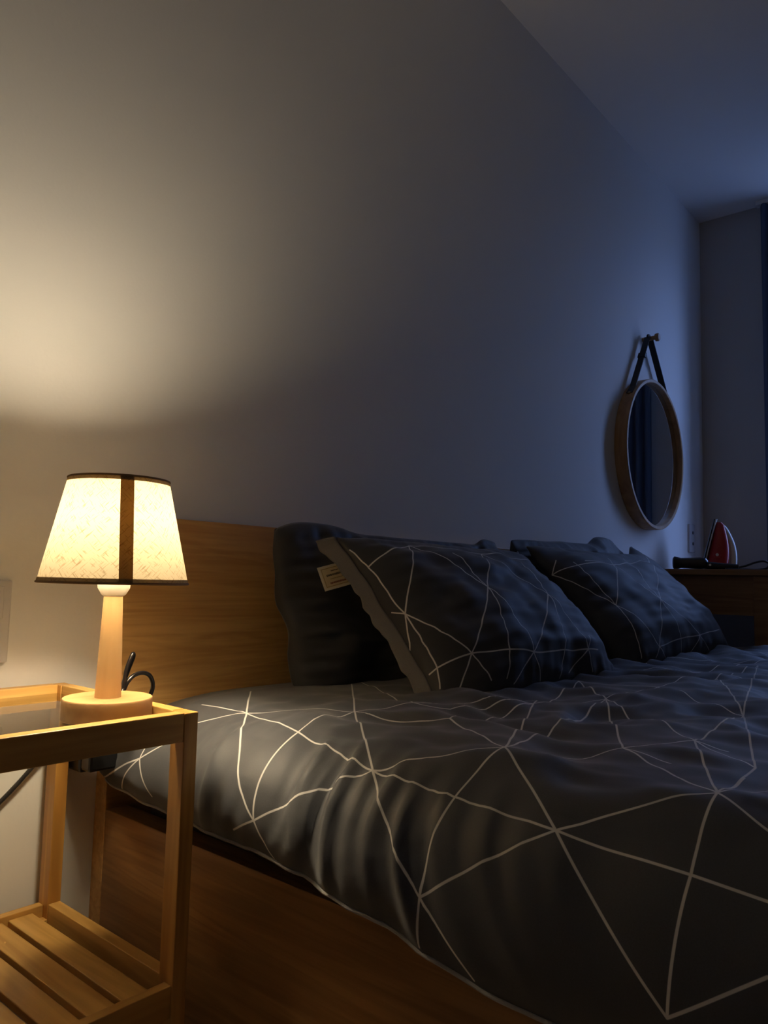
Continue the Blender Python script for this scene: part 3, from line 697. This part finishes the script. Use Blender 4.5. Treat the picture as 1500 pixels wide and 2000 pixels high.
sp = thing('socket_plate', 'white wall socket plate with black plug above the bedside table', 'socket', (0.44, 1.1295, 0.598))
obj('plate', box(-.048, .048, -.010, 0, -.059, .059, .003), M_plate, sp)
obj('plug', box(-.020, .020, -.034, -.0102, -.042, -.010, .004), M_black, sp)
obj('socket_face', box(-.040, .036, -.0115, -.0101, .004, .050, .001), M_plate, sp)

# ------------------------------------------------------------------ round mirror
MX, MZ, MR = 2.885, 1.180, 0.292
mir = thing('wall_mirror', 'round wood framed mirror hanging from a black strap on the wall', 'mirror', (MX, 1.1295, MZ))
def ringprof(prof, n=96):
    b = bmesh.new(); R_ = []
    for i in range(n):
        a = 2*PI*i/n; R_.append([b.verts.new((r*math.cos(a), y, r*math.sin(a))) for (r, y) in prof])
    for i in range(n):
        for k in range(len(prof)): b.faces.new((R_[i][k], R_[(i+1) % n][k], R_[(i+1) % n][(k+1) % len(prof)], R_[i][(k+1) % len(prof)]))
    return b
obj('frame', ringprof([(MR, -.001), (MR, -.046), (MR-.002, -.048), (MR-.012, -.048), (MR-.014, -.046), (MR-.014, -.001)]), M_framewood, mir, smooth=True)
gb = bmesh.new(); bmesh.ops.create_circle(gb, cap_ends=True, segments=96, radius=MR-.0142)
for v in gb.verts: v.co = Vector((v.co.x, -.028, v.co.y))
r = bmesh.ops.extrude_face_region(gb, geom=list(gb.faces)); 
for v in [e for e in r['geom'] if isinstance(e, bmesh.types.BMVert)]: v.co.y = -.022
obj('mirror_glass', gb, M_mirror, mir)
PGX, PGZ = 2.868-MX, 1.640-MZ
def strap(sgn):
    a = PI/2-sgn*math.radians(37)
    p0 = Vector((MR*math.cos(a), 0, MR*math.sin(a))); p1 = Vector((PGX+sgn*.012, 0, PGZ+.004))
    b = bmesh.new(); d = (p1-p0).normalized(); nn = Vector((-d.z, 0, d.x))*.0017
    a2 = a-sgn*math.radians(9); q = Vector(((MR+.001)*math.cos(a2), 0, (MR+.001)*math.sin(a2)))
    path = [q, p0+(p0.normalized()*.002), p1]
    rows = []
    for p in path: rows.append([b.verts.new((p.x+nn.x*k, y, p.z+nn.z*k)) for (k, y) in ((-1, -.036), (1, -.036), (1, -.012), (-1, -.012))])
    for A_, B_ in zip(rows[:-1], rows[1:]):
        for k in range(4): b.faces.new((A_[k], A_[(k+1) % 4], B_[(k+1) % 4], B_[k]))
    b.faces.new(rows[0]); b.faces.new(list(reversed(rows[-1])))
    s_ = obj('strap', b, M_leather, mir)
    mid = p0.lerp(p1, 0.62)
    if sgn < 0:
        bk = box(-.006, .006, -.039, -.009, -.012, .012, .001); o_ = obj('buckle', bk, M_leather, s_); o_.location = mid; o_.rotation_euler = (0, math.atan2(d.x, d.z), 0)
    rv = obj('rivet', lathe([(0.006, -.002), (0.006, .0035), (.003, .005)], n=16), M_ring, s_, smooth=True)
    rv.matrix_local = Matrix.Translation((q.x, -.024, q.z)) @ Vector((0, 0, 1)).rotation_difference(q.normalized()).to_matrix().to_4x4()
for sg in (-1, 1): strap(sg)
tp = obj('strap_loop', tube([(PGX-.013, -.024, PGZ), (PGX-.007, -.024, PGZ+.012), (PGX+.007, -.024, PGZ+.012), (PGX+.013, -.024, PGZ)], .005, n=8, smooth=6), M_leather, mir, smooth=True)
pg = thing('wall_peg', 'small round wooden peg that the round mirror hangs from', 'peg', (2.868, 1.1295, 1.640))
pgb = lathe([(0.0085, 0), (0.0085, .050), (0.015, .052), (0.016, .062), (0.012, .066)], n=24)
pgo = obj('knob', pgb, M_framewood, pg, smooth=True); pgo.rotation_euler = (PI/2, 0, 0)

# wall outlet beside the mirror
wo = thing('wall_outlet', 'white double wall outlet below the round mirror', 'outlet', (3.395, 1.1295, 0.885))
obj('plate', box(-.034, .034, -.009, 0, -.062, .062, .002), M_plate, wo)
for zc in (-.024, .024):
    h_ = obj('socket_hole', lathe([(0.0075, 0), (0.0075, .0012)], n=18), M_black, wo); h_.rotation_euler = (PI/2, 0, 0); h_.location = (0.004, -.0091, zc)

# ------------------------------------------------------------------ desk in the corner
DX0, DX1, DY0, DY1, DZ = 2.650, 3.480, 0.640, 1.120, 0.733
dk = thing('desk', 'dark wooden desk with deep apron in the far corner', 'desk', ((DX0+DX1)/2, (DY0+DY1)/2, 0))
dko = Vector(dk.location)
obj('desk_top', box(*rel(DX0-.012, DX1, DY0-.012, DY1, DZ-.020, DZ, dko), .002), M_deskwood, dk)
for (x0, x1) in ((DX0, DX0+.036), (DX1-.036, DX1)):
    for (y0, y1) in ((DY0, DY0+.045), (DY1-.045, DY1)):
        obj('leg', box(*rel(x0, x1, y0, y1, 0, DZ-.0205, dko), .002), M_deskwood, dk)
for x0 in (DX0+.006, DX1-.026):
    obj('apron', box(*rel(x0, x0+.020, DY0+.0455, DY1-.0455, DZ-.150, DZ-.0205, dko)), M_deskwood, dk)
obj('apron', box(*rel(DX0+.0365, DX1-.0365, DY1-.030, DY1-.010, DZ-.150, DZ-.0205, dko)), M_deskwood, dk)
dr = obj('drawer', box(*rel(DX0+.037, DX1-.037, DY0+.006, DY0+.026, DZ-.150, DZ-.022, dko), .002), M_deskwood, dk)
kb = obj('knob', lathe([(0.006, 0), (0.006, .012), (0.013, .016), (0.013, .024), (.008, .028)], n=20), M_metal, dr, smooth=True)
kb.rotation_euler = (PI/2, 0, 0); kb.location = (0, DY0+.0055-dko.y, DZ-.085)

# ------------------------------------------------------------------ clothes iron standing on its heel
ir = thing('clothes_iron', 'red and white clothes iron standing upright on the desk', 'iron', (3.19, 0.955, DZ), math.radians(-71))
def iron_loft(x0f, x1f, wf, zs, n=28, flat=True):
    b = bmesh.new(); rows = []
    for z in zs:
        x0, x1, w = x0f(z), x1f(z), wf(z); row = []
        for i in range(n):
            a = 2*PI*i/n; c, s_ = math.cos(a), math.sin(a)
            row.append(b.verts.new(((x0+x1)/2+(x1-x0)/2*math.copysign(abs(c)**.7, c), w*math.copysign(abs(s_)**.7, s_), z)))
        rows.append(row)
    for A_, B_ in zip(rows[:-1], rows[1:]):
        for i in range(n): b.faces.new((A_[i], A_[(i+1) % n], B_[(i+1) % n], B_[i]))
    b.faces.new(list(reversed(rows[0]))); b.faces.new(rows[-1]); return b
HZ = 0.215
solex = lambda z: -0.058+0.052*(z/HZ)**1.15
wid = lambda z: 0.052*max(0.02, (1-(z/HZ)**2.0))**.75
zs = [HZ*i/20 for i in range(21)]
obj('soleplate', iron_loft(lambda z: solex(z)-.006, lambda z: solex(z)-.001, wid, zs), M_black, ir, smooth=True)
obj('skirt', iron_loft(lambda z: solex(z)-.0008, lambda z: solex(z)+.007, lambda z: wid(z)*.98, zs), M_white, ir, smooth=True)
obj('body', iron_loft(lambda z: solex(z)+.0072, lambda z: .027+.017*math.sin(PI*min(1, z/HZ*1.05+.1))-(.028 if z > .9*HZ else 0)*((z/HZ-.9)*10), lambda z: wid(z)*.92, [HZ*.94*i/18 for i in range(19)]), M_red, ir, smooth=True)
hp = [(.020, 0, HZ*.86), (.034, 0, HZ*.74), (.051, 0, HZ*.52), (.058, 0, HZ*.30), (.057, 0, HZ*.10), (.054, 0, .0105)]
obj('handle', tube(hp, lambda t: .010+.004*math.sin(PI*t)-.0005, n=14, smooth=8), M_white, ir, smooth=True)
dial = obj('dial', lathe([(0.013, 0), (0.013, .005), (0.010, .007)], n=24), M_red, ir, smooth=True)
dial.rotation_euler = (PI/2, 0, 0); dial.location = (-.004, -.0475, HZ*.32)
di = obj('dial_cap', lathe([(0.006, 0), (0.006, .001)], n=18), M_white, dial, smooth=True); di.location = (0, 0, .0071)

# black corded appliance lying in front of the iron
ap = thing('corded_appliance', 'small black handheld appliance with looped cord lying on the desk', 'appliance', (2.80, 0.90, DZ), math.radians(-78))
brl = lathe([(0.019, -.005), (0.024, 0), (0.0215, .012), (0.0185, .022), (0.0195, .050), (0.0215, .085), (0.019, .105), (0.010, .112)], n=28)
bo_ = obj('barrel', brl, M_black, ap, smooth=True); bo_.rotation_euler = (0, PI/2, 0); bo_.location = (-.085, 0, .0245)
obj('handle', tube([(.0, 0, .020), (.045, .004, .0155), (.10, .010, .0125), (.125, .012, .0115)], lambda t: .0145-.004*t, n=14), M_black, ap, smooth=True)
bt = obj('button', lathe([(0.004, 0), (0.004, .002)], n=14), M_white, ap); bt.location = (.035, -.0105, .0185); bt.rotation_euler = (PI/2, 0, 0)
obj('cord', tube([(.126, .012, .0115), (.150, .015, .018), (.180, .02, .030), (.205, .025, .034), (.220, .02, .026), (.215, .010, .010), (.190, .0, .0045), (.150, -.012, .0040), (.110, -.02, .0040), (.085, -.025, .0040)], .0038, n=10), M_black, ap, smooth=True)
